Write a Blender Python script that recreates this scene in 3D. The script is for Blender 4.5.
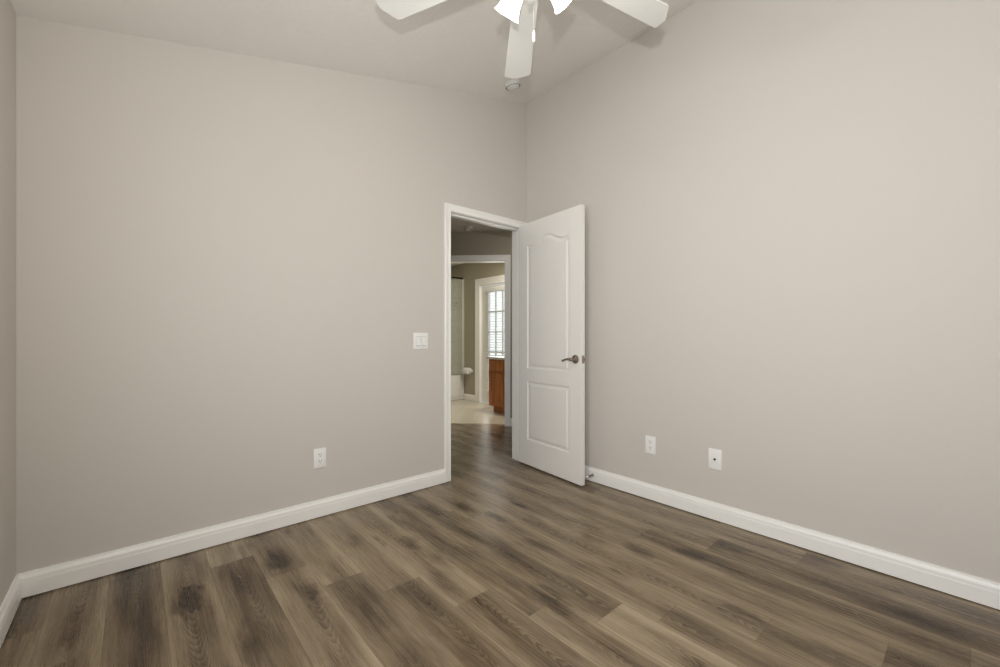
import bpy, bmesh, math, random
from mathutils import Vector, Matrix

for o in list(bpy.data.objects):
    bpy.data.objects.remove(o, do_unlink=True)
S = bpy.context.scene
COL = S.collection
R = math.radians

# ------------------------------------------------------------------ camera
CAM = Vector((-2.632, -2.655, 1.10))
cd = bpy.data.cameras.new('camera')
cd.sensor_width = 36.0
cd.lens = 36.0 * 418.0 / 1000.0
cd.shift_y = 0.0035
cd.clip_start = 0.02
cam = bpy.data.objects.new('camera', cd)
COL.objects.link(cam)
cam.location = CAM
cam.rotation_euler = (R(90), 0, -math.atan2(0.6583, 0.7528))
S.camera = cam

# ------------------------------------------------------------------ world, lights, exposure
w = bpy.data.worlds.new('daylight')
S.world = w
w.use_nodes = True
wn = w.node_tree.nodes['Background']
wn.inputs[0].default_value = (0.93, 0.97, 1.0, 1)
wn.inputs[1].default_value = 1.15

def area(name, loc, direction, sx, sy, watts, color=(1, 1, 1)):
    d = bpy.data.lights.new(name, 'AREA')
    d.shape = 'RECTANGLE'
    d.size, d.size_y = sx, sy
    d.energy = watts
    d.color = color
    o = bpy.data.objects.new(name, d)
    COL.objects.link(o)
    o.location = loc
    o.rotation_euler = Vector(direction).to_track_quat('-Z', 'Y').to_euler()
    return o

# daylight coming in through the bedroom window in the left wall, out of the picture
area('window_daylight', (-2.985, -2.25, 1.42), (1, 0, 0), 1.3, 1.35, 22, (0.965, 0.985, 1.02))
# daylight coming in through the glazed bathroom door
area('patio_daylight', (1.68, 2.43, 1.05), (-1, 0, 0), 0.5, 1.6, 3.2, (1.0, 0.98, 0.94))
# added unseen fill above the vanity, brightens the bathroom
area('bathroom_fill', (1.35, 1.5, 2.25), (-0.35, 0.25, -1), 0.5, 0.12, 21, (1.0, 0.94, 0.82))
# added soft fill, unseen behind the bedroom wall, lifts the hallway wall and casing
area('hallway_fill', (0.80, 0.42, 2.36), (-0.15, 0.35, -1), 0.15, 0.15, 2.2, (1.0, 0.93, 0.80))
# the photographer's small flash above the camera
area('camera_flash', CAM + Vector((-0.085, -0.09, 0.22)), (0.72, 0.69, 0.68), 0.05, 0.035, 20, (1.0, 0.985, 0.95))

vs = S.view_settings
vs.view_transform = 'Standard'
vs.look = 'None'
vs.exposure = 0.12
vs.gamma = 1.0
vs.use_curve_mapping = False

# ------------------------------------------------------------------ materials
def srgb(r, g, b):
    f = lambda c: (c / 255 / 12.92) if c / 255 <= 0.04045 else ((c / 255 + 0.055) / 1.055) ** 2.4
    return (f(r), f(g), f(b), 1)

def mat(name, col, rough=0.5, metal=0.0, spec=0.5, bump=None, emit=None):
    m = bpy.data.materials.new(name)
    m.use_nodes = True
    nt = m.node_tree
    b = nt.nodes['Principled BSDF']
    b.inputs['Base Color'].default_value = col
    b.inputs['Roughness'].default_value = rough
    b.inputs['Metallic'].default_value = metal
    b.inputs['Specular IOR Level'].default_value = spec
    if bump:
        scale, strength, dist = bump
        tc = nt.nodes.new('ShaderNodeTexCoord')
        n = nt.nodes.new('ShaderNodeTexNoise')
        n.inputs['Scale'].default_value = scale
        n.inputs['Detail'].default_value = 4
        bp = nt.nodes.new('ShaderNodeBump')
        bp.inputs['Strength'].default_value = strength
        bp.inputs['Distance'].default_value = dist
        nt.links.new(tc.outputs['Object'], n.inputs['Vector'])
        nt.links.new(n.outputs['Fac'], bp.inputs['Height'])
        nt.links.new(bp.outputs['Normal'], b.inputs['Normal'])
    if emit:
        b.inputs['Emission Color'].default_value = emit[0]
        b.inputs['Emission Strength'].default_value = emit[1]
    return m

M = {}
M['wall'] = mat('beige_wall_paint', (0.648, 0.615, 0.572, 1), 0.7, spec=0.2, bump=(90, 0.12, 0.002))
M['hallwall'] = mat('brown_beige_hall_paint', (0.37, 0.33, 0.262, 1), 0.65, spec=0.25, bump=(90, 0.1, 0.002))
M['bathwall'] = mat('olive_beige_wall_paint', (0.42, 0.385, 0.30, 1), 0.65, spec=0.25, bump=(90, 0.1, 0.002))
M['ceiling'] = mat('textured_ceiling_paint', (0.86, 0.84, 0.80, 1), 0.85, spec=0.15, bump=(34, 0.55, 0.006))
M['trim'] = mat('white_trim_paint', (0.93, 0.925, 0.90, 1), 0.32, spec=0.4)
M['doorpaint'] = mat('white_door_paint', (0.90, 0.885, 0.855, 1), 0.35, spec=0.4, bump=(160, 0.05, 0.001))
M['plate'] = mat('white_plastic', (0.91, 0.91, 0.90, 1), 0.3)
M['gap'] = mat('painted_gap_shade', (0.30, 0.30, 0.29, 1), 0.6)
M['slot'] = mat('dark_slot', (0.03, 0.03, 0.03, 1), 0.5)
M['nickel'] = mat('satin_nickel', (0.40, 0.35, 0.29, 1), 0.33, metal=1.0, bump=(200, 0.03, 0.001))
M['chrome'] = mat('chrome', (0.75, 0.75, 0.74, 1), 0.15, metal=1.0)
M['aluminium'] = mat('brushed_aluminium', (0.72, 0.71, 0.68, 1), 0.55, metal=0.4)
M['bronze'] = mat('dark_bronze', (0.03, 0.026, 0.022, 1), 0.4, metal=0.6)
M['fanwhite'] = mat('white_fan_enamel', (0.74, 0.74, 0.71, 1), 0.4)
M['fob'] = mat('white_fob', (0.9, 0.9, 0.9, 1), 0.3)
M['porcelain'] = mat('white_porcelain', (0.80, 0.80, 0.76, 1), 0.12)
M['paper'] = mat('white_paper', (0.85, 0.85, 0.83, 1), 0.9, spec=0.1, bump=(220, 0.1, 0.001))
M['rubber'] = mat('white_rubber', (0.8, 0.8, 0.78, 1), 0.6)
M['counter'] = mat('cream_cultured_marble', (0.56, 0.54, 0.49, 1), 0.2)
M['blind'] = mat('white_blind_slat', (0.80, 0.80, 0.76, 1), 0.45)
M['vinyl'] = mat('white_vinyl_frame', (0.8, 0.8, 0.8, 1), 0.4)
M['outside'] = mat('pale_patio', (0.6, 0.6, 0.58, 1), 0.9)

def shade_mat():
    m = bpy.data.materials.new('frosted_lit_glass')
    m.use_nodes = True
    nt = m.node_tree
    b = nt.nodes['Principled BSDF']
    b.inputs['Base Color'].default_value = (0.95, 0.94, 0.9, 1)
    b.inputs['Roughness'].default_value = 0.5
    b.inputs['Emission Color'].default_value = (1.0, 0.96, 0.89, 1)
    b.inputs['Emission Strength'].default_value = 3.2
    return m
M['shade'] = shade_mat()
M['bulb'] = mat('lit_bulb', (1, 1, 1, 1), 0.4, emit=((1, 0.95, 0.86, 1), 12))

def glass_mat(name, tint, rough=0.0, body=0.15):
    m = bpy.data.materials.new(name)
    m.use_nodes = True
    nt = m.node_tree
    for n in list(nt.nodes):
        nt.nodes.remove(n)
    out = nt.nodes.new('ShaderNodeOutputMaterial')
    tr = nt.nodes.new('ShaderNodeBsdfTransparent')
    tr.inputs[0].default_value = tint
    gl = nt.nodes.new('ShaderNodeBsdfGlossy')
    gl.inputs['Roughness'].default_value = rough
    df = nt.nodes.new('ShaderNodeBsdfDiffuse')
    df.inputs[0].default_value = (0.80, 0.81, 0.73, 1)
    mx = nt.nodes.new('ShaderNodeMixShader')
    mx.inputs[0].default_value = body
    mx2 = nt.nodes.new('ShaderNodeMixShader')
    nt.links.new(tr.outputs[0], mx.inputs[1])
    nt.links.new(df.outputs[0], mx.inputs[2])
    mx2.inputs[0].default_value = 0.05
    nt.links.new(mx.outputs[0], mx2.inputs[1])
    nt.links.new(gl.outputs[0], mx2.inputs[2])
    nt.links.new(mx2.outputs[0], out.inputs[0])
    return m
M['glass'] = glass_mat('clear_glass', (0.98, 0.99, 0.98, 1), 0.02, 0.0)
M['showerglass'] = glass_mat('green_tinted_glass', (0.95, 0.97, 0.94, 1), 0.08, 0.20)

def N(nt, kind, **kw):
    n = nt.nodes.new(kind)
    for k, v in kw.items():
        setattr(n, k, v)
    return n

def mth(nt, op, a, b=None, c=None, clamp=False):
    n = nt.nodes.new('ShaderNodeMath')
    n.operation = op
    n.use_clamp = clamp
    for i, x in enumerate((a, b, c)):
        if x is None:
            continue
        if isinstance(x, (int, float)):
            n.inputs[i].default_value = x
        else:
            nt.links.new(x, n.inputs[i])
    return n.outputs[0]

KNOTS = [(-2.463, -0.48, 1.3), (-2.106, -0.376, 1.2), (-2.056, -0.764, 1.1), (-2.22, -0.134, 0.5), (-1.511, -0.656, 1.0), (-1.484, -0.869, 0.6), (-1.582, -1.07, 0.5), (-1.017, -1.144, 0.6), (-0.96, -0.743, 0.8), (-0.685, -1.517, 0.7), (-0.508, -1.671, 0.7), (-0.795, -2.024, 0.8), (-1.317, -1.482, 1.0), (-0.266, -1.773, 0.6), (-2.668, -0.057, 0.7), (-1.737, -0.444, 0.6), (-1.031, -0.483, 0.7), (-0.774, -1.271, 0.7), (-0.086, -2.142, 0.6), (-0.337, -2.465, 0.6), (-2.836, -0.461, 0.5), (-2.316, -0.915, 0.6)]

def floor_mat():
    m = bpy.data.materials.new('oak_vinyl_plank')
    m.use_nodes = True
    nt = m.node_tree
    L = nt.links.new
    b = nt.nodes['Principled BSDF']
    uv = N(nt, 'ShaderNodeUVMap'); uv.uv_map = 'plank'
    sep = N(nt, 'ShaderNodeSeparateXYZ'); L(uv.outputs[0], sep.inputs[0])
    u, v = sep.outputs[0], sep.outputs[1]
    def attr(nm):
        a = N(nt, 'ShaderNodeAttribute'); a.attribute_name = nm
        return a.outputs['Fac']
    tone, seed = attr('tone'), attr('seed')
    uv2 = N(nt, 'ShaderNodeUVMap'); uv2.uv_map = 'across'
    sp2 = N(nt, 'ShaderNodeSeparateXYZ'); L(uv2.outputs[0], sp2.inputs[0])
    across = sp2.outputs[0]
    so = mth(nt, 'MULTIPLY', seed, 37.0)
    def vec(su, sv):
        c = N(nt, 'ShaderNodeCombineXYZ')
        L(mth(nt, 'MULTIPLY', u, su), c.inputs[0])
        L(mth(nt, 'MULTIPLY', v, sv), c.inputs[1])
        L(so, c.inputs[2])
        return c.outputs[0]
    def noise(su, sv, detail=3, rough=0.5, dist=0.0):
        n = N(nt, 'ShaderNodeTexNoise')
        n.inputs['Scale'].default_value = 1.0
        n.inputs['Detail'].default_value = detail
        n.inputs['Roughness'].default_value = rough
        n.inputs['Distortion'].default_value = dist
        L(vec(su, sv), n.inputs['Vector'])
        return n.outputs['Fac']
    cloud = noise(14, 3.0, 4, 0.62)                 # broad light and dark patches
    streak = noise(42, 1.5, 3, 0.6)                 # long streaks
    fibre = noise(280, 4.5, 3, 0.6)
    # cathedral figure: nested arches running along the board about a wandering centre line
    wob = noise(0.0, 1.1, 1)
    ac = mth(nt, 'SUBTRACT', across, mth(nt, 'ADD', 0.5, mth(nt, 'MULTIPLY', mth(nt, 'SUBTRACT', wob, 0.5), 0.9)))
    ac2 = mth(nt, 'MULTIPLY', ac, ac)
    ph = mth(nt, 'ADD', mth(nt, 'MULTIPLY', v, 22.0), mth(nt, 'MULTIPLY', ac2, 76.0))
    ph = mth(nt, 'ADD', ph, mth(nt, 'MULTIPLY', noise(22, 5, 2), 3.2))
    rings = mth(nt, 'FRACT', ph)
    rings = mth(nt, 'POWER', rings, 1.8)
    rmask = mth(nt, 'MULTIPLY', mth(nt, 'SUBTRACT', noise(3, 1.5, 1), 0.40), 5.0, clamp=True)
    rmask = mth(nt, 'MULTIPLY', rmask, mth(nt, 'SUBTRACT', 1.0, mth(nt, 'MULTIPLY', ac2, 5.0), clamp=True))
    rings = mth(nt, 'MULTIPLY', rings, rmask)
    # knots: small dark eyes with a soft halo
    vo = N(nt, 'ShaderNodeTexVoronoi'); vo.inputs['Scale'].default_value = 1.0
    vo.inputs['Randomness'].default_value = 1.0
    L(vec(7.5, 2.6), vo.inputs['Vector'])
    kd = mth(nt, 'ADD', vo.outputs['Distance'], mth(nt, 'MULTIPLY', mth(nt, 'SUBTRACT', noise(55, 20, 2), 0.5), 0.30))
    ksel = N(nt, 'ShaderNodeSeparateColor'); L(vo.outputs['Color'], ksel.inputs[0])
    kon = mth(nt, 'GREATER_THAN', ksel.outputs[0], 0.86)
    knot = mth(nt, 'MULTIPLY', mth(nt, 'SUBTRACT', 1.0, mth(nt, 'MULTIPLY', kd, 3.4), clamp=True), kon)
    tc = N(nt, 'ShaderNodeTexCoord')
    sp3 = N(nt, 'ShaderNodeSeparateXYZ'); L(tc.outputs['Object'], sp3.inputs[0])
    wx = mth(nt, 'ADD', sp3.outputs[0], mth(nt, 'MULTIPLY', mth(nt, 'SUBTRACT', noise(16, 6, 4, 0.7), 0.5), 0.13))
    wy = mth(nt, 'ADD', sp3.outputs[1], mth(nt, 'MULTIPLY', mth(nt, 'SUBTRACT', noise(14, 8, 4, 0.7), 0.5), 0.34))
    for kx, ky, ks in KNOTS:
        dx = mth(nt, 'MULTIPLY', mth(nt, 'SUBTRACT', wx, kx), 17.0)
        dy = mth(nt, 'MULTIPLY', mth(nt, 'SUBTRACT', wy, ky), 7.0)
        dd = mth(nt, 'SQRT', mth(nt, 'ADD', mth(nt, 'MULTIPLY', dx, dx), mth(nt, 'MULTIPLY', dy, dy)))
        knot = mth(nt, 'ADD', knot, mth(nt, 'MULTIPLY', mth(nt, 'SUBTRACT', 1.0, dd, clamp=True), 0.85 * ks))
    # most boards are paler along their edges
    ed = mth(nt, 'ABSOLUTE', mth(nt, 'SUBTRACT', across, 0.5))
    ed = mth(nt, 'SUBTRACT', mth(nt, 'POWER', mth(nt, 'MULTIPLY', ed, 2.0), 2.0), 0.33)
    ed = mth(nt, 'MULTIPLY', ed, noise(5, 1.0, 1))
    t = mth(nt, 'MULTIPLY', tone, 0.85)
    t = mth(nt, 'ADD', t, mth(nt, 'MULTIPLY', mth(nt, 'SUBTRACT', cloud, 0.5), 0.85))
    t = mth(nt, 'ADD', t, mth(nt, 'MULTIPLY', mth(nt, 'SUBTRACT', streak, 0.5), 0.65))
    t = mth(nt, 'ADD', t, mth(nt, 'MULTIPLY', mth(nt, 'SUBTRACT', fibre, 0.5), 0.20))
    t = mth(nt, 'ADD', t, mth(nt, 'MULTIPLY', ed, 0.50))
    t = mth(nt, 'SUBTRACT', t, mth(nt, 'MULTIPLY', rings, 0.34))
    t = mth(nt, 'SUBTRACT', t, mth(nt, 'MULTIPLY', knot, 0.62))
    t = mth(nt, 'ADD', t, 0.10, clamp=True)
    cr = N(nt, 'ShaderNodeValToRGB')
    e = cr.color_ramp.elements
    e[0].position = 0.0; e[0].color = srgb(60, 48, 35)
    e[1].position = 1.0; e[1].color = srgb(166, 150, 125)
    for p, c in ((0.25, srgb(92, 77, 59)), (0.5, srgb(123, 107, 85)), (0.75, srgb(146, 130, 106))):
        el = cr.color_ramp.elements.new(p); el.color = c
    L(t, cr.inputs[0])
    L(cr.outputs[0], b.inputs['Base Color'])
    b.inputs['Roughness'].default_value = 0.36
    rr = mth(nt, 'ADD', 0.20, mth(nt, 'MULTIPLY', fibre, 0.16))
    L(rr, b.inputs['Roughness'])
    b.inputs['Specular IOR Level'].default_value = 0.36
    bp = N(nt, 'ShaderNodeBump')
    bp.inputs['Strength'].default_value = 0.12
    bp.inputs['Distance'].default_value = 0.002
    L(mth(nt, 'SUBTRACT', mth(nt, 'ADD', fibre, mth(nt, 'MULTIPLY', streak, 0.8)), rings), bp.inputs['Height'])
    L(bp.outputs[0], b.inputs['Normal'])
    return m
M['floor'] = floor_mat()
M['seam'] = mat('plank_seam', srgb(84, 69, 55), 0.7)

def tile_mat():
    m = mat('beige_floor_tile', (0.62, 0.565, 0.46, 1), 0.25)
    nt = m.node_tree
    b = nt.nodes['Principled BSDF']
    tc = N(nt, 'ShaderNodeTexCoord')
    mp = N(nt, 'ShaderNodeMapping'); mp.inputs['Rotation'].default_value = (0, 0, R(45))
    br = N(nt, 'ShaderNodeTexBrick')
    br.offset = 0
    br.inputs['Scale'].default_value = 1.0
    br.inputs['Brick Width'].default_value = 0.33
    br.inputs['Row Height'].default_value = 0.33
    br.inputs['Mortar Size'].default_value = 0.004
    br.inputs['Color1'].default_value = (0.62, 0.565, 0.46, 1)
    br.inputs['Color2'].default_value = (0.57, 0.52, 0.42, 1)
    br.inputs['Mortar'].default_value = (0.48, 0.43, 0.35, 1)
    nt.links.new(tc.outputs['Object'], mp.inputs[0])
    nt.links.new(mp.outputs[0], br.inputs['Vector'])
    nt.links.new(br.outputs['Color'], b.inputs['Base Color'])
    return m
M['tile'] = tile_mat()

def walltile_mat():
    m = mat('pale_wall_tile', (0.70, 0.68, 0.60, 1), 0.2)
    nt = m.node_tree
    b = nt.nodes['Principled BSDF']
    tc = N(nt, 'ShaderNodeTexCoord')
    sx = N(nt, 'ShaderNodeSeparateXYZ')
    cx = N(nt, 'ShaderNodeCombineXYZ')
    nt.links.new(tc.outputs['Object'], sx.inputs[0])
    nt.links.new(mth(nt, 'ADD', sx.outputs[0], sx.outputs[1]), cx.inputs[0])
    nt.links.new(sx.outputs[2], cx.inputs[1])
    br = N(nt, 'ShaderNodeTexBrick'); br.offset = 0
    br.inputs['Scale'].default_value = 1.0
    br.inputs['Brick Width'].default_value = 0.2
    br.inputs['Row Height'].default_value = 0.2
    br.inputs['Mortar Size'].default_value = 0.003
    br.inputs['Color1'].default_value = (0.84, 0.83, 0.76, 1)
    br.inputs['Color2'].default_value = (0.81, 0.80, 0.73, 1)
    br.inputs['Mortar'].default_value = (0.6, 0.58, 0.5, 1)
    nt.links.new(cx.outputs[0], br.inputs['Vector'])
    nt.links.new(br.outputs['Color'], b.inputs['Base Color'])
    return m
M['walltile'] = walltile_mat()

def oak_mat():
    m = mat('honey_oak', srgb(150, 84, 36), 0.38)
    nt = m.node_tree
    b = nt.nodes['Principled BSDF']
    tc = N(nt, 'ShaderNodeTexCoord')
    mp = N(nt, 'ShaderNodeMapping'); mp.inputs['Scale'].default_value = (40, 40, 2.5)
    n = N(nt, 'ShaderNodeTexNoise'); n.inputs['Scale'].default_value = 1.0
    n.inputs['Detail'].default_value = 4
    cr = N(nt, 'ShaderNodeValToRGB')
    cr.color_ramp.elements[0].position = 0.3; cr.color_ramp.elements[0].color = srgb(128, 70, 27)
    cr.color_ramp.elements[1].position = 0.7; cr.color_ramp.elements[1].color = srgb(186, 114, 52)
    nt.links.new(tc.outputs['Object'], mp.inputs[0])
    nt.links.new(mp.outputs[0], n.inputs['Vector'])
    nt.links.new(n.outputs['Fac'], cr.inputs[0])
    nt.links.new(cr.outputs[0], b.inputs['Base Color'])
    return m
M['oak'] = oak_mat()

# ------------------------------------------------------------------ helpers
def obj(name, bm, m, parent=None, smooth=False, recalc=True):
    if recalc:
        bmesh.ops.recalc_face_normals(bm, faces=bm.faces)
    me = bpy.data.meshes.new(name)
    bm.to_mesh(me)
    bm.free()
    me.materials.append(m)
    if smooth:
        for p in me.polygons:
            p.use_smooth = True
        try:
            me.set_sharp_from_angle(angle=R(35))
        except Exception:
            pass
    o = bpy.data.objects.new(name, me)
    COL.objects.link(o)
    if parent is not None:
        o.parent = parent
    return o

def thing(name, label, cat, loc=(0, 0, 0), rotz=0.0, group=None):
    o = bpy.data.objects.new(name, None)
    o.empty_display_size = 0.05
    COL.objects.link(o)
    o.location = loc
    o.rotation_euler = (0, 0, rotz)
    return tag(o, label, cat, group)

def tag(o, label, cat, group=None):
    o['label'] = label
    o['category'] = cat
    if group:
        o['group'] = group
    return o

def struct(o, label=None, cat=None):
    o['kind'] = 'structure'
    if label:
        o['label'] = label
    if cat:
        o['category'] = cat
    return o

def box(bm, a, b, mtx=None):
    x0, y0, z0 = a
    x1, y1, z1 = b
    vs_ = [bm.verts.new(p) for p in ((x0, y0, z0), (x1, y0, z0), (x1, y1, z0), (x0, y1, z0),
                                     (x0, y0, z1), (x1, y0, z1), (x1, y1, z1), (x0, y1, z1))]
    for f in ((0, 3, 2, 1), (4, 5, 6, 7), (0, 1, 5, 4), (1, 2, 6, 5), (2, 3, 7, 6), (3, 0, 4, 7)):
        bm.faces.new([vs_[i] for i in f])
    if mtx is not None:
        bmesh.ops.transform(bm, matrix=mtx, verts=vs_)
    return vs_

def bevel(bm, w_, seg=2):
    bmesh.ops.bevel(bm, geom=list(bm.edges), offset=w_, segments=seg, profile=0.5, affect='EDGES', clamp_overlap=True)

def bbox(a, b, w_=0.002, seg=2, mtx=None):
    bm = bmesh.new()
    box(bm, a, b)
    bevel(bm, w_, seg)
    if mtx is not None:
        bm.transform(mtx)
    return bm

def prism(bm, pts, d):
    """extrude the 3-D polygon pts by vector d"""
    d = Vector(d)
    a = [bm.verts.new(p) for p in pts]
    b_ = [bm.verts.new(Vector(p) + d) for p in pts]
    bm.faces.new(a)
    bm.faces.new(list(reversed(b_)))
    n = len(a)
    for i in range(n):
        bm.faces.new((a[i], b_[i], b_[(i + 1) % n], a[(i + 1) % n]))

def lathe(bm, prof, seg=32, mtx=None):
    """prof: list of (radius, z); closed with caps where the radius is 0"""
    rings = []
    new = []
    for r, z in prof:
        if r < 1e-6:
            vv = [bm.verts.new((0, 0, z))]
        else:
            vv = [bm.verts.new((r * math.cos(2 * math.pi * k / seg), r * math.sin(2 * math.pi * k / seg), z)) for k in range(seg)]
        rings.append(vv)
        new += vv
    for a, b_ in zip(rings, rings[1:]):
        for k in range(seg):
            k2 = (k + 1) % seg
            if len(a) == 1 and len(b_) == 1:
                continue
            if len(a) == 1:
                bm.faces.new((a[0], b_[k], b_[k2]))
            elif len(b_) == 1:
                bm.faces.new((a[k], a[k2], b_[0]))
            else:
                bm.faces.new((a[k], a[k2], b_[k2], b_[k]))
    if mtx is not None:
        bmesh.ops.transform(bm, matrix=mtx, verts=new)

def tube(bm, pts, rad, seg=10):
    """round tube through pts; rad a number or one per point"""
    pts = [Vector(p) for p in pts]
    n = len(pts)
    rads = rad if isinstance(rad, (list, tuple)) else [rad] * n
    rings = []
    up = Vector((0, 0, 1))
    for i, p in enumerate(pts):
        t = (pts[min(i + 1, n - 1)] - pts[max(i - 1, 0)]).normalized()
        ref = up if abs(t.dot(up)) < 0.95 else Vector((1, 0, 0))
        a = t.cross(ref).normalized()
        b_ = t.cross(a)
        rings.append([bm.verts.new(p + rads[i] * (math.cos(2 * math.pi * k / seg) * a + math.sin(2 * math.pi * k / seg) * b_)) for k in range(seg)])
    for A, B in zip(rings, rings[1:]):
        for k in range(seg):
            bm.faces.new((A[k], A[(k + 1) % seg], B[(k + 1) % seg], B[k]))
    bm.faces.new(rings[0][::-1])
    bm.faces.new(rings[-1])

def axis_matrix(origin, z, x=None):
    z = Vector(z).normalized()
    x = Vector(x) if x is not None else (Vector((0, 0, 1)) if abs(z.z) < 0.9 else Vector((1, 0, 0)))
    y = z.cross(x).normalized()
    x = y.cross(z).normalized()
    m = Matrix((x, y, z)).transposed().to_4x4()
    m.translation = Vector(origin)
    return m

# ------------------------------------------------------------------ room shell
XL, YR = -3.005, -3.12            # left wall and rear wall planes
SL, ZC = 0.2446, 3.184            # ceiling slope and height at the corner
cz = lambda x: ZC + SL * x
WT = 0.118                        # thickness of the wall with the doorway
DX0, DX1, DZ = -0.812, -0.057, 2.058   # clear doorway between the jambs

random.seed(7)

def build_floor():
    """vinyl planks laid along y; every plank is a face of the one floor mesh"""
    bm = bmesh.new()
    uvl = bm.loops.layers.uv.new('plank')
    uv2 = bm.loops.layers.uv.new('across')
    tl = bm.faces.layers.float.new('tone')
    sl = bm.faces.layers.float.new('seed')
    W, X0, LEN = 0.178, -2.895, 1.22
    known = {-1: -1.55, 0: -0.622, 1: -1.30, 2: -0.02, 3: -0.253, 4: -0.527, 5: -0.757, 6: -0.967, 7: -1.253, 8: -1.490,
             9: -1.687, 10: -0.62, 11: -0.844, 12: -1.224, 13: -1.418, 14: -1.728, 15: -0.86, 16: -0.43}
    tones = {(0, 0): .62, (0, -1): .50, (1, 0): .30, (1, 1): .30, (2, -1): .56, (3, 0): .80, (3, -1): .36, (4, 0): .50, (4, -1): .62,
             (5, 0): .74, (5, -1): .40, (6, 0): .70, (6, -1): .46, (7, 0): .74, (7, -1): .50, (8, 0): .44, (8, -1): .56,
             (9, 0): .42, (9, -1): .80, (10, 0): .62, (10, -1): .58, (11, 0): .62, (11, -1): .66, (12, 0): .60, (12, -1): .62,
             (13, 0): .66, (13, -1): .48, (14, 0): .68, (14, -1): .34, (15, 0): .55, (15, -1): .60, (16, 0): .36, (16, -1): .40}
    g = 0.0005
    for row in range(-4, 30):
        j0 = known.get(row, -random.random() * LEN)
        for k in range(-4, 6):
            y0, y1 = j0 + k * LEN, j0 + (k + 1) * LEN
            if row == 11 and k == -1:
                y0 = -2.125
            if row == 11 and k == -2:
                y1 = -2.125
            xa, xb = X0 + row * W, X0 + (row + 1) * W
            xa, xb, y0, y1 = max(xa, -3.1), min(xb, 2.0), max(y0, -3.24), min(y1, 2.5)
            if xb - xa < 0.01 or y1 - y0 < 0.01:
                continue
            if xa > 0.1 and y1 < 0.12:
                continue
            f = bm.faces.new([bm.verts.new(p) for p in ((xa + g, y0 + g, 0), (xb - g, y0 + g, 0), (xb - g, y1 - g, 0), (xa + g, y1 - g, 0))])
            f[tl] = tones.get((row, k), 0.36 + 0.34 * random.random())
            f[sl] = random.random()
            ou, ov = random.random() * 5, random.random() * 5
            flip = random.choice((-1, 1))
            for lp in f.loops:
                c = lp.vert.co
                lp[uv2].uv = ((c.x - X0 - row * W) / W, 0)
                lp[uvl].uv = (c.x - X0 - row * W + ou, flip * (c.y - j0) + ov)
    # the planks stop at the bathroom threshold
    res = bmesh.ops.bisect_plane(bm, geom=bm.verts[:] + bm.edges[:] + bm.faces[:], plane_co=(2.165, 0, 0), plane_no=(1, 1, 0), clear_outer=True)
    o = obj('floor', bm, M['floor'], recalc=False)
    struct(o, 'grey brown wood look plank floor', 'floor')
    # the dark core seen in the hairline seams, with the slab under it
    bm = bmesh.new()
    prism(bm, [(-3.1, -3.24, -0.0008), (0.12, -3.24, -0.0008), (0.12, 0.05, -0.0008), (1.96, 0.05, -0.0008), (1.96, 0.205, -0.0008), (-0.335, 2.5, -0.0008), (-3.1, 2.5, -0.0008)], (0, 0, -0.06))
    obj('underlay', bm, M['seam'], o)
build_floor()

# wall with the doorway (left half of the picture)
bm = bmesh.new()
top = lambda x: (x, 0, cz(x) + 0.04)
a0, a1 = DX0 - 0.019, DX1 + 0.019
prism(bm, [(XL - 0.12, 0, 0), (a0, 0, 0), (a0, 0, DZ + 0.019), (a1, 0, DZ + 0.019), (a1, 0, 0), (0.12, 0, 0), top(0.12), top(XL - 0.12)], (0, WT, 0))
struct(obj('wall_back', bm, M['wall']), 'beige wall with the open doorway', 'wall')
bm = bmesh.new()
box(bm, (0, YR - 0.12, 0), (0.12, 0, ZC + 0.03))
struct(obj('wall_right', bm, M['wall']), 'plain beige wall right of the open door', 'wall')
# left wall with the bedroom window (only its far end is in the picture)
wy0, wy1, wz0, wz1 = -2.95, -1.55, 0.72, 2.12
bm = bmesh.new()
hl = cz(XL) + 0.02
for (ya, yb, za, zb) in ((YR - .12, wy0, 0, hl), (wy1, 0, 0, hl), (wy0, wy1, 0, wz0), (wy0, wy1, wz1, hl)):
    box(bm, (XL - .12, ya, za), (XL, yb, zb))
bmesh.ops.remove_doubles(bm, verts=bm.verts, dist=1e-5)
struct(obj('wall_left', bm, M['wall']), 'narrow strip of beige wall at the left edge', 'wall')
bm = bmesh.new()
prism(bm, [(XL, YR, 0), (0, YR, 0), (0, YR, cz(0) + .03), (XL, YR, cz(XL) + .03)], (0, -0.12, 0))
struct(obj('wall_rear', bm, M['wall']))
t = thing('window_1', 'white framed bedroom window in the left wall', 'window', (XL - 0.06, (wy0 + wy1) / 2, wz0), R(90))
struct(t)
bm = bmesh.new()
hw, hh = (wy1 - wy0) / 2, wz1 - wz0
for (xa, za, xb, zb) in ((-hw, 0, -hw + .05, hh), (hw - .05, 0, hw, hh), (-hw + .05, 0, hw - .05, .05), (-hw + .05, hh - .05, hw - .05, hh), (-hw + .05, hh / 2 - .02, hw - .05, hh / 2 + .02)):
    box(bm, (xa, -.03, za), (xb, .03, zb))
obj('window_frame', bm, M['vinyl'], t)
bm = bmesh.new()
box(bm, (-hw + .05, -.004, .05), (hw - .05, .004, hh - .05))
obj('pane', bm, M['glass'], t)

# sloping ceiling
bm = bmesh.new()
xa, xb = XL - 0.13, 0.13
prism(bm, [(xa, YR - 0.13, cz(xa)), (xb, YR - 0.13, cz(xb)), (xb, WT, cz(xb)), (xa, WT, cz(xa))], (0, 0, 0.12))
struct(obj('ceiling', bm, M['ceiling']), 'sloping textured ceiling over the bedroom', 'ceiling')

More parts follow.
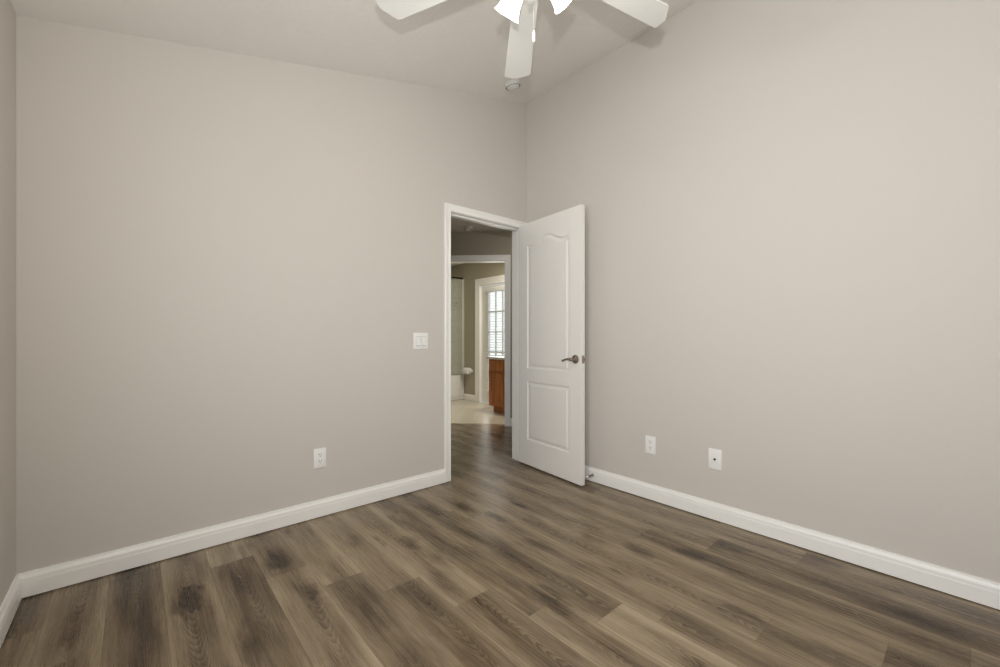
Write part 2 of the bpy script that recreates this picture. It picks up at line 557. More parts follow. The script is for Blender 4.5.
# ------------------------------------------------------------------ baseboards
def baseboard(name, x0, x1, mtx):
    """run along local x at y=0, projecting to -y"""
    prof = [(0, 0.005), (-0.018, 0.005), (-0.018, 0.066), (-0.0168, 0.070), (-0.0160, 0.084), (-0.012, 0.090), (-0.009, 0.097), (-0.008, 0.1035), (-0.004, 0.105), (0, 0.105)]
    bm = bmesh.new()
    prism(bm, [(x0, p[0], p[1]) for p in prof], (x1 - x0, 0, 0))
    bm.transform(mtx)
    return struct(obj(name, bm, M['trim']))
I4 = Matrix.Identity(4)
baseboard('baseboard_back', XL, DX0 - 0.0595, I4)
baseboard('baseboard_right', YR, 0.0, Matrix.Translation((0, 0, 0)) @ Matrix.Rotation(R(-90), 4, 'Z') @ Matrix.Scale(-1, 4, (1, 0, 0)))
baseboard('baseboard_left', YR, 0.0, Matrix.Translation((XL, 0, 0)) @ Matrix.Rotation(R(90), 4, 'Z'))

# ------------------------------------------------------------------ door casing and jamb
CAS = [(0.0, 0.0), (0.0, 0.009), (0.003, 0.012), (0.010, 0.0125), (0.013, 0.010), (0.030, 0.012), (0.040, 0.016), (0.053, 0.0165), (0.0565, 0.014), (0.0565, 0.0)]

def casing_bm(x0, x1, zt, prof=CAS, left=True, right=True, clip=None, zb=0.004, head=1.0):
    """mitred casing round an opening x0..x1 up to zt; faces -y"""
    bm = bmesh.new()
    rows = []
    for o, d in prof:
        xl, xr, z = x0 - o, x1 + o, zt + o * head
        if clip is not None:
            xr = min(xr, clip)
        rows.append([bm.verts.new((xl, -d, zb)), bm.verts.new((xl, -d, z)), bm.verts.new((xr, -d, z)), bm.verts.new((xr, -d, zb))])
    for a, b_ in zip(rows, rows[1:]):
        for k in range(3):
            if k == 0 and not left or k == 2 and not right:
                continue
            bm.faces.new((a[k], a[k + 1], b_[k + 1], b_[k]))
    for k in (0, 3):
        try:
            bm.faces.new([r[k] for r in rows])
        except Exception:
            pass
    bmesh.ops.remove_doubles(bm, verts=bm.verts, dist=1e-5)
    return bm

t = thing('trim_1', 'white casing and jamb round the open doorway', 'door casing', ((DX0 + DX1) / 2, 0, 0))
struct(t)
inv = Matrix.Translation((-(DX0 + DX1) / 2, 0, 0))
bm = casing_bm(DX0 - 0.003, DX1 + 0.003, DZ + 0.002, clip=-0.0008, head=0.97); bm.transform(inv)
obj('casing', bm, M['trim'], t)
bm = casing_bm(DX0 - 0.003, DX1 + 0.003, DZ + 0.002)
bm.transform(inv @ Matrix.Translation((0, WT, 0)) @ Matrix.Scale(-1, 4, (0, 1, 0)))
obj('casing', bm, M['trim'], t)
bm = bmesh.new()
prism(bm, [(DX0 - .018, -.0005, 0), (DX0, -.0005, 0), (DX0, -.0005, DZ), (DX1, -.0005, DZ), (DX1, -.0005, 0), (DX1 + .018, -.0005, 0), (DX1 + .018, -.0005, DZ + .018), (DX0 - .018, -.0005, DZ + .018)], (0, WT + .001, 0))
bm.transform(inv)
obj('jamb', bm, M['trim'], t)
bm = bmesh.new()
prism(bm, [(DX0, .04, 0), (DX0 + .011, .04, 0), (DX0 + .011, .04, DZ - .011), (DX1 - .011, .04, DZ - .011), (DX1 - .011, .04, 0), (DX1, .04, 0), (DX1, .04, DZ), (DX0, .04, DZ)], (0, .033, 0))
bm.transform(inv)
obj('door_stop_strip', bm, M['trim'], t)

# ------------------------------------------------------------------ moulded two-panel door
def offset_poly(pts, d):
    """inset a counter-clockwise polygon by d"""
    n = len(pts)
    out = []
    for i in range(n):
        p0, p1, p2 = Vector(pts[i - 1]), Vector(pts[i]), Vector(pts[(i + 1) % n])
        e1, e2 = (p1 - p0).normalized(), (p2 - p1).normalized()
        n1, n2 = Vector((-e1.y, e1.x)), Vector((-e2.y, e2.x))
        b_ = n1 + n2
        b_ = b_ / max(0.3, b_.dot(n1))
        out.append(p1 + b_ * d)
    return out

def panel_outline(x0, x1, z0, z1, arch=0.0):
    pts = [(x0, z0), (x1, z0), (x1, z1)]
    if arch:
        n = 28
        for k in range(1, n):
            q = k / n
            e = 0.17
            a = 0 if q < e or q > 1 - e else (0.5 - 0.5 * math.cos(2 * math.pi * (q - e) / (1 - 2 * e))) ** 0.85
            pts.append((x1 + (x0 - x1) * q, z1 + arch * a))
    pts.append((x0, z1))
    return pts

DW, DH, DT = 0.750, 2.061, 0.035
PANELS = [panel_outline(0.123, 0.627, 0.212, 0.714), panel_outline(0.123, 0.627, 0.822, 1.866, 0.056)]
RINGS = [(0.0, 0.0), (0.005, -0.0045), (0.014, -0.0075), (0.022, -0.0070), (0.034, -0.0025), (0.040, -0.0015)]

def moulded_face(bm, y, sgn, rings=RINGS, W=DW, H=DH, panels=PANELS):
    """a door face in the x-z plane at y, recessing towards -sgn"""
    P = lambda x, z, d: bm.verts.new((x, y + sgn * d, z))
    rect = [P(0, 0, 0), P(W, 0, 0), P(W, H, 0), P(0, H, 0)]
    edges = [bm.edges.new((rect[i], rect[(i + 1) % 4])) for i in range(4)]
    for pts in panels:
        prev = None
        for off, d in rings:
            ring = [P(q[0], q[1], d) for q in offset_poly(pts, off)]
            n = len(ring)
            if prev is None:
                edges += [bm.edges.new((ring[i], ring[(i + 1) % n])) for i in range(n)]
            else:
                for i in range(n):
                    bm.faces.new((prev[i], prev[(i + 1) % n], ring[(i + 1) % n], ring[i]))
            prev = ring
        bm.faces.new(prev)
    bmesh.ops.triangle_fill(bm, edges=edges, use_beauty=True, use_dissolve=False)
    return rect

def door_leaf_bm():
    bm = bmesh.new()
    f = moulded_face(bm, DT, 1)     # hall face (seen from the camera when open)
    b_ = moulded_face(bm, 0.0, -1)
    for i in range(4):
        j = (i + 1) % 4
        bm.faces.new((f[i], f[j], b_[j], b_[i]))
    return bm

# hinge pin at the room-side edge of the right jamb; leaf runs along local +x when closed towards -x of the room
PIN = Vector((DX1 - 0.003, -0.003, 0.011))
door = thing('door_1', 'white two panel door standing open against the right wall', 'door', PIN, R(180 + 84.1))
struct(door)
MIR = Matrix.Scale(-1, 4, (0, 1, 0))      # local +y -> the hall face
bm = door_leaf_bm(); bm.transform(MIR)
obj('door_leaf', bm, M['doorpaint'], door)

def lever(parent, side):
    """lever handle; side=-1 on the hall face, +1 on the room face"""
    y0 = -DT if side < 0 else 0.0
    hx, hz = 0.693, 0.924
    bm = bmesh.new()
    mtx = axis_matrix((hx, y0, hz), (0, side, 0))
    lathe(bm, [(0, 0), (0.033, 0.0), (0.033, 0.004), (0.031, 0.008), (0.022, 0.012), (0.013, 0.016), (0.011, 0.024), (0.011, 0.040), (0.013, 0.044), (0.013, 0.056), (0.010, 0.060), (0, 0.060)], 32, mtx)
    h = obj('handle', bm, M['nickel'], parent, smooth=True)
    bm = bmesh.new()
    pts, rad = [], []
    for k in range(13):
        q = k / 12
        pts.append((hx + 0.004 - 0.092 * q, y0 + side * (0.052 + 0.006 * math.sin(q * math.pi)), hz + 0.005 * math.sin(q * math.pi * 1.3) - 0.010 * q))
        rad.append(0.0105 - 0.004 * math.sin(min(1, q * 1.4) * math.pi / 2) + (0.0015 if k == 12 else 0))
    tube(bm, pts, rad, 12)
    obj('lever', bm, M['nickel'], h, smooth=True)
lever(door, -1)
lever(door, 1)
bm = bbox((DW - 0.0005, -DT + .005, 0.924 - .029), (DW + .0015, -.005, 0.924 + .029), 0.0006, 1)
lp = obj('latch_plate', bm, M['nickel'], door)
bm = bbox((DW + .001, -DT / 2 - .007, 0.924 - .011), (DW + .011, -DT / 2 + .007, 0.924 + .011), 0.002, 2)
obj('latch_bolt', bm, M['nickel'], lp)
for hz in (0.20, 1.02, 1.80):
    bm = bmesh.new()
    tube(bm, [(0.003, 0.003, hz), (0.003, 0.003, hz + 0.089)], 0.006, 10)
    obj('hinge', bm, M['nickel'], door, smooth=True)

# spring door stop on the right baseboard
t = thing('door_stop', 'small spring door stop with white tip on the right baseboard', 'door stop', (-0.018, -0.735, 0.056))
bm = bmesh.new()
mx = axis_matrix((0, 0, 0), (-1, 0, 0))
lathe(bm, [(0, -0.0), (0.011, 0.0), (0.011, 0.004), (0.006, 0.008), (0, 0.008)], 20, mx)
obj('base', bm, M['nickel'], t, smooth=True)
bm = bmesh.new()
n = 120
tube(bm, [(-0.006 - 0.060 * k / n, 0.0055 * math.cos(k * 2 * math.pi / 10), 0.0055 * math.sin(k * 2 * math.pi / 10)) for k in range(n + 1)], 0.0014, 6)
obj('spring', bm, M['nickel'], t, smooth=True)
bm = bmesh.new()
lathe(bm, [(0, 0.062), (0.008, 0.062), (0.0095, 0.066), (0.0095, 0.074), (0.006, 0.079), (0, 0.080)], 20, mx)
obj('tip', bm, M['rubber'], t, smooth=True)['label'] = 'white rubber tip'

# ------------------------------------------------------------------ wall plates
def plate_bm(wd, ht):
    bm = bbox((-wd / 2, -0.006, -ht / 2), (wd / 2, 0.0, ht / 2), 0.0022, 2)
    return bm

def screw(parent, x, z):
    bm = bmesh.new()
    lathe(bm, [(0, 0.0058), (0.0028, 0.0058), (0.0028, 0.0068), (0, 0.0074)], 12, axis_matrix((x, 0, z), (0, -1, 0)))
    obj('screw', bm, M['plate'], parent, smooth=True)

def outlet(loc, rotz, label):
    t = thing('wall_outlet', label, 'outlet', loc, rotz)
    obj('cover_plate', plate_bm(0.073, 0.120), M['plate'], t, smooth=True)
    for s in (1, -1):
        zc = s * 0.0195
        bm = bmesh.new()
        # rounded receptacle face: circle with flattened top and bottom
        pts = []
        for k in range(32):
            a = 2 * math.pi * k / 32
            pts.append((0.0172 * math.cos(a), -0.0055, zc + max(-0.0140, min(0.0140, 0.0172 * math.sin(a)))))
        prism(bm, pts, (0, -0.0022, 0))
        r = obj('receptacle', bm, M['plate'], t)
        bm = bmesh.new()
        box(bm, (-0.0079, -0.0082, zc + 0.000), (-0.0051, -0.0072, zc + 0.0095))
        box(bm, (0.0051, -0.0082, zc + 0.001), (0.0075, -0.0072, zc + 0.0088))
        lathe(bm, [(0, 0.0072), (0.0029, 0.0072), (0.0029, 0.0082), (0, 0.0082)], 12, axis_matrix((0, 0, zc - 0.0065), (0, -1, 0)))
        obj('slots', bm, M['slot'], r)
    screw(t, 0, 0)
    return t

outlet((-1.777, 0, 0.359), 0, 'white duplex outlet low on the wall left of the doorway')
outlet((0, -1.196, 0.369), R(-90), 'white duplex outlet low on the right wall, nearer the door')

t = thing('cable_outlet', 'white cable plate with one coax socket on the right wall', 'outlet', (0, -1.614, 0.365), R(-90))
obj('cover_plate', plate_bm(0.076, 0.122), M['plate'], t, smooth=True)
bm = bmesh.new()
mx = axis_matrix((0, 0, 0.0), (0, -1, 0))
lathe(bm, [(0, 0.005), (0.0062, 0.005), (0.0062, 0.009), (0.0048, 0.009), (0.0048, 0.016), (0.0036, 0.016), (0.0036, 0.012), (0, 0.012)], 16, mx)
obj('coax_socket', bm, M['bronze'], t, smooth=True)['label'] = 'dark coax socket'
for z in (0.042, -0.042):
    screw(t, 0, z)

t = thing('light_switch', 'white double rocker switch plate beside the doorway', 'light switch', (-1.073, 0, 1.071))
obj('cover_plate', plate_bm(0.121, 0.119), M['plate'], t, smooth=True)
for x in (-0.023, 0.023):
    bm = bmesh.new()
    # rocker paddle tipped out at the bottom
    pts = [(x - 0.0165, -0.0055, -0.033), (x - 0.0165, -0.0105, -0.033), (x - 0.0165, -0.0075, 0.0), (x - 0.0165, -0.0068, 0.033), (x - 0.0165, -0.0055, 0.033)]
    prism(bm, pts, (0.033, 0, 0))
    rk = obj('rocker', bm, M['plate'], t)
    bm = bmesh.new()
    for (xa, za, xb, zb) in ((x - .0182, -.0355, x - .0165, .0345), (x + .0165, -.0355, x + .0182, .0345), (x - .0165, -.0362, x + .0165, -.033), (x - .0165, .033, x + .0165, .0345)):
        box(bm, (xa, -.0062, za), (xb, -.0058, zb))
    obj('rocker_gap_shade', bm, M['gap'], rk)  # grey strips paint the shade of the gap round each paddle
    screw(t, x, 0.048)
    screw(t, x, -0.048)

# ------------------------------------------------------------------ smoke detector on the sloping ceiling
nrm = Vector((SL, 0, -1)).normalized()        # down from the ceiling
def detector(name, label, loc, axis, r, cat):
    t = thing(name, label, cat, loc)
    bm = bmesh.new()
    mx = axis_matrix((0, 0, 0), axis)
    lathe(bm, [(0, 0), (r * 1.0, 0), (r * 1.0, 0.007), (r * 0.97, 0.009), (r * 0.90, 0.009), (r * 0.90, 0.011)], 40, mx)
    obj('mounting_ring', bm, M['plate'], t, smooth=True)
    bm = bmesh.new()
    lathe(bm, [(r * 0.9, 0.009), (r * 0.93, 0.014), (r * 0.90, 0.026), (r * 0.74, 0.034), (r * 0.60, 0.036), (r * 0.58, 0.033), (r * 0.5, 0.033), (r * 0.48, 0.037), (r * 0.2, 0.040), (0, 0.040)], 40, mx)
    c = obj('housing', bm, M['plate'], t, smooth=True)
    bm = bmesh.new()
    for k in range(20):
        a = 2 * math.pi * k / 20
        box(bm, (r * 0.78, -0.0022, 0.026), (r * 0.915, 0.0022, 0.0315), mx @ Matrix.Rotation(a, 4, 'Z'))
    obj('vent_slots', bm, M['slot'], c)
    return t
xs, ys = -0.410, -0.262
detector('smoke_detector', 'white round smoke detector on the bedroom ceiling by the corner', (xs, ys, cz(xs)), nrm, 0.062, 'smoke detector')

# ------------------------------------------------------------------ ceiling fan
FC = Vector((-1.4735, -1.515, 0))
FZ = 2.594                              # blade height
fan = thing('ceiling_fan', 'white five blade ceiling fan with lit frosted shades', 'ceiling fan', (FC.x, FC.y, cz(FC.x)))
fo = Vector((FC.x, FC.y, cz(FC.x)))
loc = lambda z: z - fo.z
bm = bmesh.new()
lathe(bm, [(0.0, 0.025), (0.07, 0.025), (0.07, -0.02), (0.06, -0.05), (0.03, -0.068), (0, -0.068)], 36)
obj('canopy', bm, M['fanwhite'], fan, smooth=True)
bm = bmesh.new()
tube(bm, [(0, 0, -0.06), (0, 0, loc(FZ + 0.10))], 0.0125, 16)
obj('downrod', bm, M['fanwhite'], fan, smooth=True)
bm = bmesh.new()
z = loc(FZ)
lathe(bm, [(0, z + .118), (0.03, z + .118), (0.06, z + .112), (0.115, z + .095), (0.125, z + .06), (0.12, z + .03), (0.09, z + .012), (0.085, z - .005), (0.0, z - .005)], 40)
obj('motor_housing', bm, M['fanwhite'], fan, smooth=True)
bm = bmesh.new()
lathe(bm, [(0, z - .004), (0.052, z - .004), (0.055, z - .02), (0.055, z - .05), (0.042, z - .065), (0.064, z - .072), (0.064, z - .110), (0.050, z - .140), (0.022, z - .165), (0.013, z - .172), (0.012, z - .192), (0, z - .196)], 36)
obj('light_fitter', bm, M['fanwhite'], fan, smooth=True)

BR, BPITCH, DROOP = 0.660, R(8), R(7.5)
fw = math.atan2(0.7528, 0.6583) + 0.045
def blade_bm():
    """blade along +x; the outer corner on the -y side (trailing round the fan) is cut off"""
    pts = [(0.17, 0.045), (0.21, 0.054), (0.40, 0.061), (BR - 0.012, 0.0685), (BR - 0.004, 0.0665), (BR, 0.060),
           (BR + 0.002, 0.008), (BR - 0.004, -0.004), (BR - 0.040, -0.0635), (BR - 0.050, -0.0685), (BR - 0.062, -0.0685), (0.40, -0.061), (0.21, -0.054), (0.17, -0.045)]
    bm = bmesh.new()
    prism(bm, [(p[0], p[1], -0.0035) for p in pts], (0, 0, 0.007))
    return bm
for k in range(5):
    a = fw + k * R(72)
    mtx = Matrix.Translation((0, 0, z)) @ Matrix.Rotation(a, 4, 'Z') @ Matrix.Rotation(DROOP, 4, 'Y') @ Matrix.Rotation(BPITCH, 4, 'X')
    bm = blade_bm(); bm.transform(mtx)
    b_ = obj('blade', bm, M['fanwhite'], fan)
    bm = bmesh.new()
    prism(bm, [(0.07, 0.014, 0.005), (0.15, 0.018, 0.005), (0.20, 0.040, 0.005), (0.245, 0.030, 0.005), (0.255, 0.0, 0.005), (0.245, -0.030, 0.005), (0.20, -0.040, 0.005), (0.15, -0.018, 0.005), (0.07, -0.014, 0.005)], (0, 0, 0.006))
    bm.transform(mtx)
    obj('blade_iron', bm, M['fanwhite'], b_)

FWD, RGT = Vector((0.6583, 0.7528, 0)), Vector((0.7528, -0.6583, 0))
SH_TAU, SH_RHO, SH_Z = R(42), 0.142, 2.427
for al in (R(-42), R(78), R(198)):
    out = RGT * math.sin(al) + FWD * math.cos(al)
    ax = (out * math.sin(SH_TAU) + Vector((0, 0, -math.cos(SH_TAU)))).normalized()
    rim = out * SH_RHO + Vector((0, 0, loc(SH_Z)))
    mx = axis_matrix(rim, ax)
    bm = bmesh.new()
    prof = [(0.022, -0.120), (0.030, -0.112), (0.034, -0.095), (0.037, -0.070), (0.041, -0.040), (0.048, -0.015), (0.056, 0.0),
            (0.054, 0.0), (0.046, -0.015), (0.039, -0.040), (0.035, -0.070), (0.032, -0.095), (0.028, -0.110), (0.020, -0.116), (0.022, -0.120)]
    lathe(bm, prof, 36, mx)
    sh = obj('lamp_shade', bm, M['shade'], fan, smooth=True)
    bm = bmesh.new()
    lathe(bm, [(0, -0.112), (0.012, -0.110), (0.013, -0.085), (0.022, -0.062), (0.026, -0.045), (0.022, -0.028), (0.012, -0.021), (0, -0.019)], 20, mx)
    obj('bulb', bm, M['bulb'], sh, smooth=True)
    lamp = area('fan_lamp', fo + rim - ax * 0.004, ax, 0.085, 0.085, 1.3, (1.0, 0.94, 0.84))
    lamp.data.shape = 'DISK'
    bm = bmesh.new()
    st = Vector((0, 0, loc(FZ - 0.088)))
    nk = rim - ax * 0.118
    tube(bm, [st + out * 0.045, st + out * 0.06 + Vector((0, 0, 0.004)), nk - ax * 0.012, nk], [0.010, 0.010, 0.014, 0.020], 14)
    obj('lamp_arm', bm, M['fanwhite'], fan, smooth=True)

# pull chain with a white fob
pc = Vector((0.021, 0.008, 0))
bm = bmesh.new()
zt, zb_ = loc(FZ - 0.12), loc(2.302)
n = 34
for k in range(n):
    zz = zt + (zb_ - zt) * k / (n - 1)
    bmesh.ops.create_uvsphere(bm, u_segments=6, v_segments=4, radius=0.0021, matrix=Matrix.Translation((pc.x, pc.y, zz)))
tube(bm, [(pc.x, pc.y, zt), (pc.x, pc.y, zb_)], 0.0008, 5)
ch = obj('pull_chain', bm, M['chrome'], fan, smooth=True)
bm = bmesh.new()
lathe(bm, [(0, zb_), (0.003, zb_), (0.0055, zb_ - .006), (0.006, zb_ - .03), (0.0058, zb_ - .040), (0.003, zb_ - .045), (0, zb_ - .045)], 14, Matrix.Translation((pc.x, pc.y, 0)))
obj('fob', bm, M['fob'], ch, smooth=True)['label'] = 'white pull fob'

# ------------------------------------------------------------------ hallway beyond the doorway
HZ = 2.40
Q = Vector((1.836, 0.135, 0))
E45 = Vector((-1, 1, 0)).normalized()
N45 = Vector((1, 1, 0)).normalized()
# local frame of the angled wall: x = -E45 direction reversed so that +x runs to the right in the picture, y = away
ANG = Matrix((-E45, N45, Vector((0, 0, 1)))).transposed().to_4x4()
ANG.translation = Q
s0, s1, sz = -2.231, -1.474, 2.035       # opening in local x
sL = -3.02
bm = bmesh.new()
prism(bm, [(sL, 0, 0), (s0 - .018, 0, 0), (s0 - .018, 0, sz + .018), (s1 + .018, 0, sz + .018), (s1 + .018, 0, 0), (0, 0, 0), (0, 0, HZ), (sL, 0, HZ)], (0, 0.12, 0))
bm.transform(ANG)
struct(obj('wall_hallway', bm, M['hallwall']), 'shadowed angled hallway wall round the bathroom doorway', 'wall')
bm = bmesh.new()
box(bm, (-1.72, 2.271, 0), (-0.30, 2.39, HZ))
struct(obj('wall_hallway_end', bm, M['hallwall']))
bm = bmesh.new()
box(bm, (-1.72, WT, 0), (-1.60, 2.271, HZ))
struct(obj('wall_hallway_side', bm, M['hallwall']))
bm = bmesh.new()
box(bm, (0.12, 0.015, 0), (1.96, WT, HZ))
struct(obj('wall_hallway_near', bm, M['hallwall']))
bm = bmesh.new()
prism(bm, [(-1.72, WT - .02, HZ), (1.96, WT - .02, HZ), (1.96, 0.17, HZ), (-0.26, 2.39, HZ), (-1.72, 2.39, HZ)], (0, 0, 0.1))
struct(obj('ceiling_hallway', bm, M['ceiling']))
t = thing('trim_2', 'white casing round the bathroom doorway beyond the hall', 'door casing')
struct(t)
t.matrix_world = ANG
CAS2 = [(o * 1.2, d) for o, d in CAS]
obj('casing', casing_bm(s0 - .005, s1 + .005, sz + .005, CAS2), M['trim'], t)
bm = bmesh.new()
prism(bm, [(s0 - .018, -.0005, 0), (s0, -.0005, 0), (s0, -.0005, sz), (s1, -.0005, sz), (s1, -.0005, 0), (s1 + .018, -.0005, 0), (s1 + .018, -.0005, sz + .018), (s0 - .018, -.0005, sz + .018)], (0, .121, 0))
obj('jamb', bm, M['trim'], t)
baseboard('baseboard_hallway', s1 + 0.074, 0, ANG)
t = detector('smoke_detector', 'small round fitting with bright spot on the dim hallway ceiling', (0.337, 1.315, HZ), (0, 0, -1), 0.05, 'smoke detector')

# ------------------------------------------------------------------ bathroom
BX, BY, BL = 1.75, 4.10, 0.20
bm = bmesh.new()
prism(bm, [(2.155 - BL, BL, 0.003), (BX, 2.155 - BX, 0.003), (BX, BY, 0.003), (BL, BY, 0.003), (BL, 2.155 - BL, 0.003)][1:], (0, 0, -0.05))
struct(obj('floor_bathroom', bm, M['tile']), 'beige tiled bathroom floor beyond the hallway', 'floor')
# east wall with the glazed door opening
dy0, dy1, dz = 2.03, 2.865, 1.955
bm = bmesh.new()
prism(bm, [(BX, 0.10, 0), (BX, dy0 - .018, 0), (BX, dy0 - .018, dz + .018), (BX, dy1 + .018, dz + .018), (BX, dy1 + .018, 0), (BX, BY + .12, 0), (BX, BY + .12, HZ), (BX, 0.10, HZ)], (0.12, 0, 0))
struct(obj('wall_bathroom', bm, M['bathwall']), 'olive beige bathroom wall round the glazed door', 'wall')
bm = bmesh.new()
box(bm, (BL - .12, BY, 0), (BX, BY + .12, HZ))
struct(obj('wall_bathroom_end', bm, M['walltile']))
bm = bmesh.new()
box(bm, (BL - .12, 1.93, 0), (BL, BY, HZ))
struct(obj('wall_bathroom_side', bm, M['bathwall']))
bm = bmesh.new()
prism(bm, [(1.87, 0.2, HZ), (1.87, BY + .12, HZ), (BL - .12, BY + .12, HZ), (BL - .12, 1.93, HZ)], (0, 0, .1))
struct(obj('ceiling_bathroom', bm, M['ceiling']))
# tile lining of the tub alcove on the east wall
bm = bmesh.new()
box(bm, (BX - .008, 3.32, 0), (BX, BY, 2.14))
struct(obj('trim_4', bm, M['walltile']), 'pale tile lining of the tub alcove', 'tiling')
EAST = Matrix.Translation((BX, 0, 0)) @ Matrix.Rotation(R(-90), 4, 'Z')     # local x -> -y, local y -> +x
t = thing('trim_3', 'cream casing round the glazed bathroom door', 'door casing')
struct(t)
t.matrix_world = EAST
obj('casing', casing_bm(-dy1 - .005, -dy0 + .005, dz + .005, [(o * 2.1, d) for o, d in CAS]), M['trim'], t)
bm = bmesh.new()
prism(bm, [(-dy1 - .018, 0, 0), (-dy1, 0, 0), (-dy1, 0, dz), (-dy0, 0, dz), (-dy0, 0, 0), (-dy0 + .018, 0, 0), (-dy0 + .018, 0, dz + .018), (-dy1 - .018, 0, dz + .018)], (0, .12, 0))
obj('jamb', bm, M['trim'], t)
baseboard('baseboard_bathroom', -3.295, -dy1 - 0.126, EAST)

# glazed door with muntins
t = thing('door_2', 'white glazed bathroom door with small panes and a blind', 'door', (BX + 0.03, (dy0 + dy1) / 2, 0.0), R(-90))
struct(t)
dw = (dy1 - dy0) / 2 - 0.004
gx0, gx1, gz0, gz1 = -.2345, .2755, 0.20, 1.84
bm = bmesh.new()
H_ = dz - 0.012
for (xa, za, xb, zb) in ((-dw, 0, gx0, H_), (gx1, 0, dw, H_), (gx0, 0, gx1, gz0), (gx0, gz1, gx1, H_)):
    box(bm, (xa, 0, za), (xb, 0.042, zb))
obj('door_leaf', bm, M['trim'], t)
bm = bmesh.new()
box(bm, (gx0, .018, gz0), (gx1, .024, gz1))
obj('pane', bm, M['glass'], t)
bm = bmesh.new()
for k in (1, 2):
    x = gx0 + (gx1 - gx0) * k / 3
    box(bm, (x - .011, .008, gz0), (x + .011, .034, gz1))
for k in range(1, 5):
    zz = gz0 + (gz1 - gz0) * k / 5
    box(bm, (gx0, .0085, zz - .011), (gx1, .0335, zz + .011))
obj('muntin', bm, M['trim'], t)

# blind hung on that door
t = thing('window_blind', 'white slatted blind on the glazed bathroom door', 'blind', (BX + 0.03, (dy0 + dy1) / 2, 0.0), R(-90))
bm = bbox((gx0 - .02, -.05, gz1 + .002), (gx1 + .02, -.001, gz1 + .052), 0.003)
obj('headrail', bm, M['blind'], t)
bm = bmesh.new()
n = 38
for k in range(n):
    zz = gz0 + 0.03 + (gz1 - gz0 - 0.03) * (k + 0.5) / n
    box(bm, (gx0 - .01, -.020, -.0013), (gx1 + .01, .020, .0013), Matrix.Translation((0, -.026, zz)) @ Matrix.Rotation(R(12), 4, 'X'))
obj('slats', bm, M['blind'], t)
bm = bbox((gx0 - .01, -.045, gz0 + .0), (gx1 + .01, -.010, gz0 + .018), 0.002)
obj('bottom_rail', bm, M['blind'], t)
bm = bmesh.new()
for x in (gx0 + .08, gx1 - .08):
    tube(bm, [(x, -.026, gz0 + .01), (x, -.026, gz1 + .01)], 0.0012, 6)
obj('ladder_cord', bm, M['blind'], t)
# patio slab outside that door
bm = bmesh.new()
box(bm, (1.88, -1.0, -0.12), (6.0, 6.5, -0.04))
struct(obj('floor_patio', bm, M['outside']))

# oak vanity
vx, vy0, vy1 = 1.273, 1.06, 2.058
t = thing('bathroom_vanity', 'honey oak vanity cabinet seen through the bathroom doorway', 'cabinet', (vx, vy1, 0.003), R(-90))
VW, VD = vy1 - vy0, BX - vx - 0.002       # local x: 0..VW along the front, local y: depth
VH = 0.775
bm = bmesh.new()
prism(bm, [(0, 0.020, 0.10), (0, VD, 0.10), (0, VD, VH), (0, 0.020, VH)], (VW, 0, 0))
# toe-kick plinth
bm2 = bbox((0.005, 0.085, 0), (VW - .005, VD - .01, 0.10), 0.001, 1)
obj('body', bm, M['oak'], t)
obj('toe_kick', bm2, M['oak'], t)
# face frame, drawer fronts and raised-panel doors
bm = bmesh.new()
for (xa, za, xb, zb) in ((0, .10, .03, VH), (VW - .03, .10, VW, VH), (.03, VH - .03, VW - .03, VH), (.03, .10, VW - .03, .13), (.03, .575, VW - .03, .60)):
    box(bm, (xa, 0, za), (xb, .020, zb))
obj('face_frame', bm, M['oak'], t)
nd = 3
pw = (VW - 0.04) / nd
for k in range(nd):
    xa, xb = 0.02 + k * pw + .004, 0.02 + (k + 1) * pw - .004
    bm = bbox((xa, -.018, .605), (xb, 0, VH - .018), 0.004)
    obj('drawer_front', bm, M['oak'], t)
    bm = bmesh.new()
    wd, ht = xb - xa, .462
    out = panel_outline(.05, wd - .05, .05, ht - .05)
    f = moulded_face(bm, 0, -1, [(0, 0), (.004, -.006), (.010, -.007), (.026, -.001), (.028, 0)], wd, ht, [out])
    bk = [bm.verts.new((x, .018, zz)) for x, zz in ((0, 0), (wd, 0), (wd, ht), (0, ht))]
    bm.faces.new(bk)
    for i in range(4):
        j = (i + 1) % 4
        bm.faces.new((f[i], f[j], bk[j], bk[i]))
    bm.transform(Matrix.Translation((xa, -.018, .112)))
    obj('cabinet_door', bm, M['oak'], t)
bm = bmesh.new()
box(bm, (-.022, -.03, VH), (VW, VD, VH + .034))
bevel(bm, .004)
bm.transform(Matrix.Translation((vx, vy1, 0.003)) @ Matrix.Rotation(R(-90), 4, 'Z'))
ct = obj('vanity_top', bm, M['counter'])
tag(ct, 'cream countertop lying on the oak vanity', 'countertop')

# bathtub with glass screen
t = thing('bathtub', 'white bathtub behind the glass screen in the bathroom', 'bathtub', (BL + .002, 3.300, 0.003))
TW, TD, TH = BX - .010 - BL - .002, BY - 3.300 - .002, 0.43
bm = bmesh.new()
o_ = [(0, 0), (TW, 0), (TW, TD), (0, TD)]
lv = [(0.0, 0.0), (0.0, TH), (0.09, TH), (0.13, TH - .06), (0.19, .09)]
rings = []
for ins, zz in lv:
    r = [bm.verts.new((x + (ins if x == 0 else -ins), y + (ins if y == 0 else -ins), zz)) for x, y in o_]
    rings.append(r)
for a, b_ in zip(rings, rings[1:]):
    for i in range(4):
        bm.faces.new((a[i], a[(i + 1) % 4], b_[(i + 1) % 4], b_[i]))
bm.faces.new(rings[-1]); bm.faces.new(rings[0])
bevel(bm, .012, 2)
obj('basin', bm, M['porcelain'], t, smooth=True)
bm = bbox((.12, -.006, .06), (TW - .12, .004, TH - .09), .004)
obj('apron_panel', bm, M['porcelain'], t)

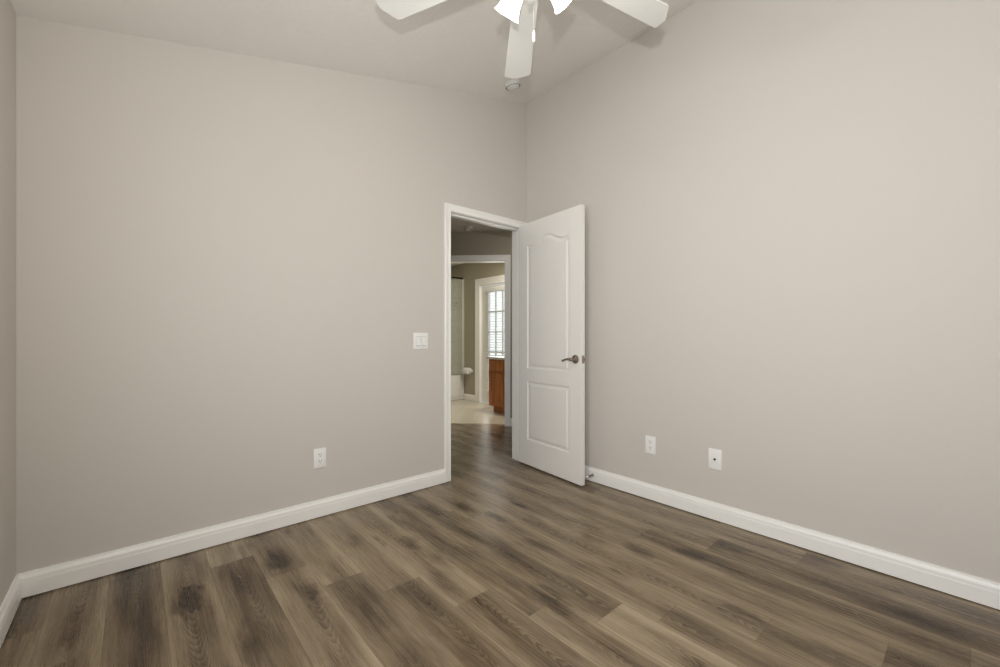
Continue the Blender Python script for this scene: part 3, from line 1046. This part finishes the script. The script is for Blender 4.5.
t = thing('shower_screen', 'glass shower screen with dark top rail on the bathtub', 'shower screen', (BL + .002, 3.335, TH + .003))
SH = 2.145 - TH - .003
bm = bbox((.0, -.012, SH - .03), (TW - .002, .012, SH), .004)
obj('top_rail', bm, M['bronze'], t)['label'] = 'dark bronze top rail'
for (xa, xb, y) in ((.01, .80, .004), (.74, TW - .02, -.006)):
    bm = bmesh.new()
    box(bm, (xa, y - .003, .012), (xb, y + .003, SH - .012))
    obj('glass_panel', bm, M['showerglass'], t)
bm = bbox((.0, -.012, 0), (TW - .002, .012, .014), .003)
obj('bottom_track', bm, M['chrome'], t)
bm = bbox((TW - .026, -.012, .014), (TW - .002, .012, SH - .03), .003)
obj('side_rail', bm, M['aluminium'], t)

# shower head on the east wall of the alcove
t = thing('wall_shower', 'round shower head on the tiled wall behind the glass', 'shower head', (BX - .009, 3.53, 1.72))
bm = bmesh.new()
lathe(bm, [(0, 0), (.03, 0), (.028, .006), (.014, .01), (0, .01)], 20, axis_matrix((0, 0, 0), (-1, 0, 0)))
obj('flange', bm, M['chrome'], t, smooth=True)
bm = bmesh.new()
tube(bm, [(0, 0, 0), (-.02, 0, .004), (-.035, 0, -.004), (-.05, 0, -.018)], .009, 12)
obj('arm', bm, M['chrome'], t, smooth=True)
bm = bmesh.new()
lathe(bm, [(0, -.01), (.014, -.01), (.016, .01), (.045, .035), (.050, .045), (.048, .050), (0, .050)], 28, axis_matrix((-.05, 0, -.018), (-.62, -.45, -.64)))
obj('head', bm, M['chrome'], t, smooth=True)

# toilet paper on the wall between shower and door
ty, tz = 3.145, 0.515
t = thing('toilet_paper_holder', 'white toilet paper holder on the olive bathroom wall', 'toilet paper holder', (BX, ty, tz))
for s in (-1, 1):
    bm = bbox((-.075, s * .072 - .010, -.022), (-.0, s * .072 + .010, .022), .005, 3)
    obj('post', bm, M['porcelain'], t, smooth=True)
bm = bmesh.new()
tube(bm, [(-.055, -.07, 0), (-.055, .07, 0)], .010, 14)
obj('rod', bm, M['porcelain'], t, smooth=True)
bm = bmesh.new()
lathe(bm, [(.019, -.054), (.056, -.054), (.056, .054), (.019, .054), (.019, -.054)], 32, axis_matrix((BX - .055, ty, tz), (0, 1, 0)))
tp = obj('toilet_paper_roll', bm, M['paper'], smooth=True)
tag(tp, 'white toilet paper roll on its wall holder', 'toilet paper')
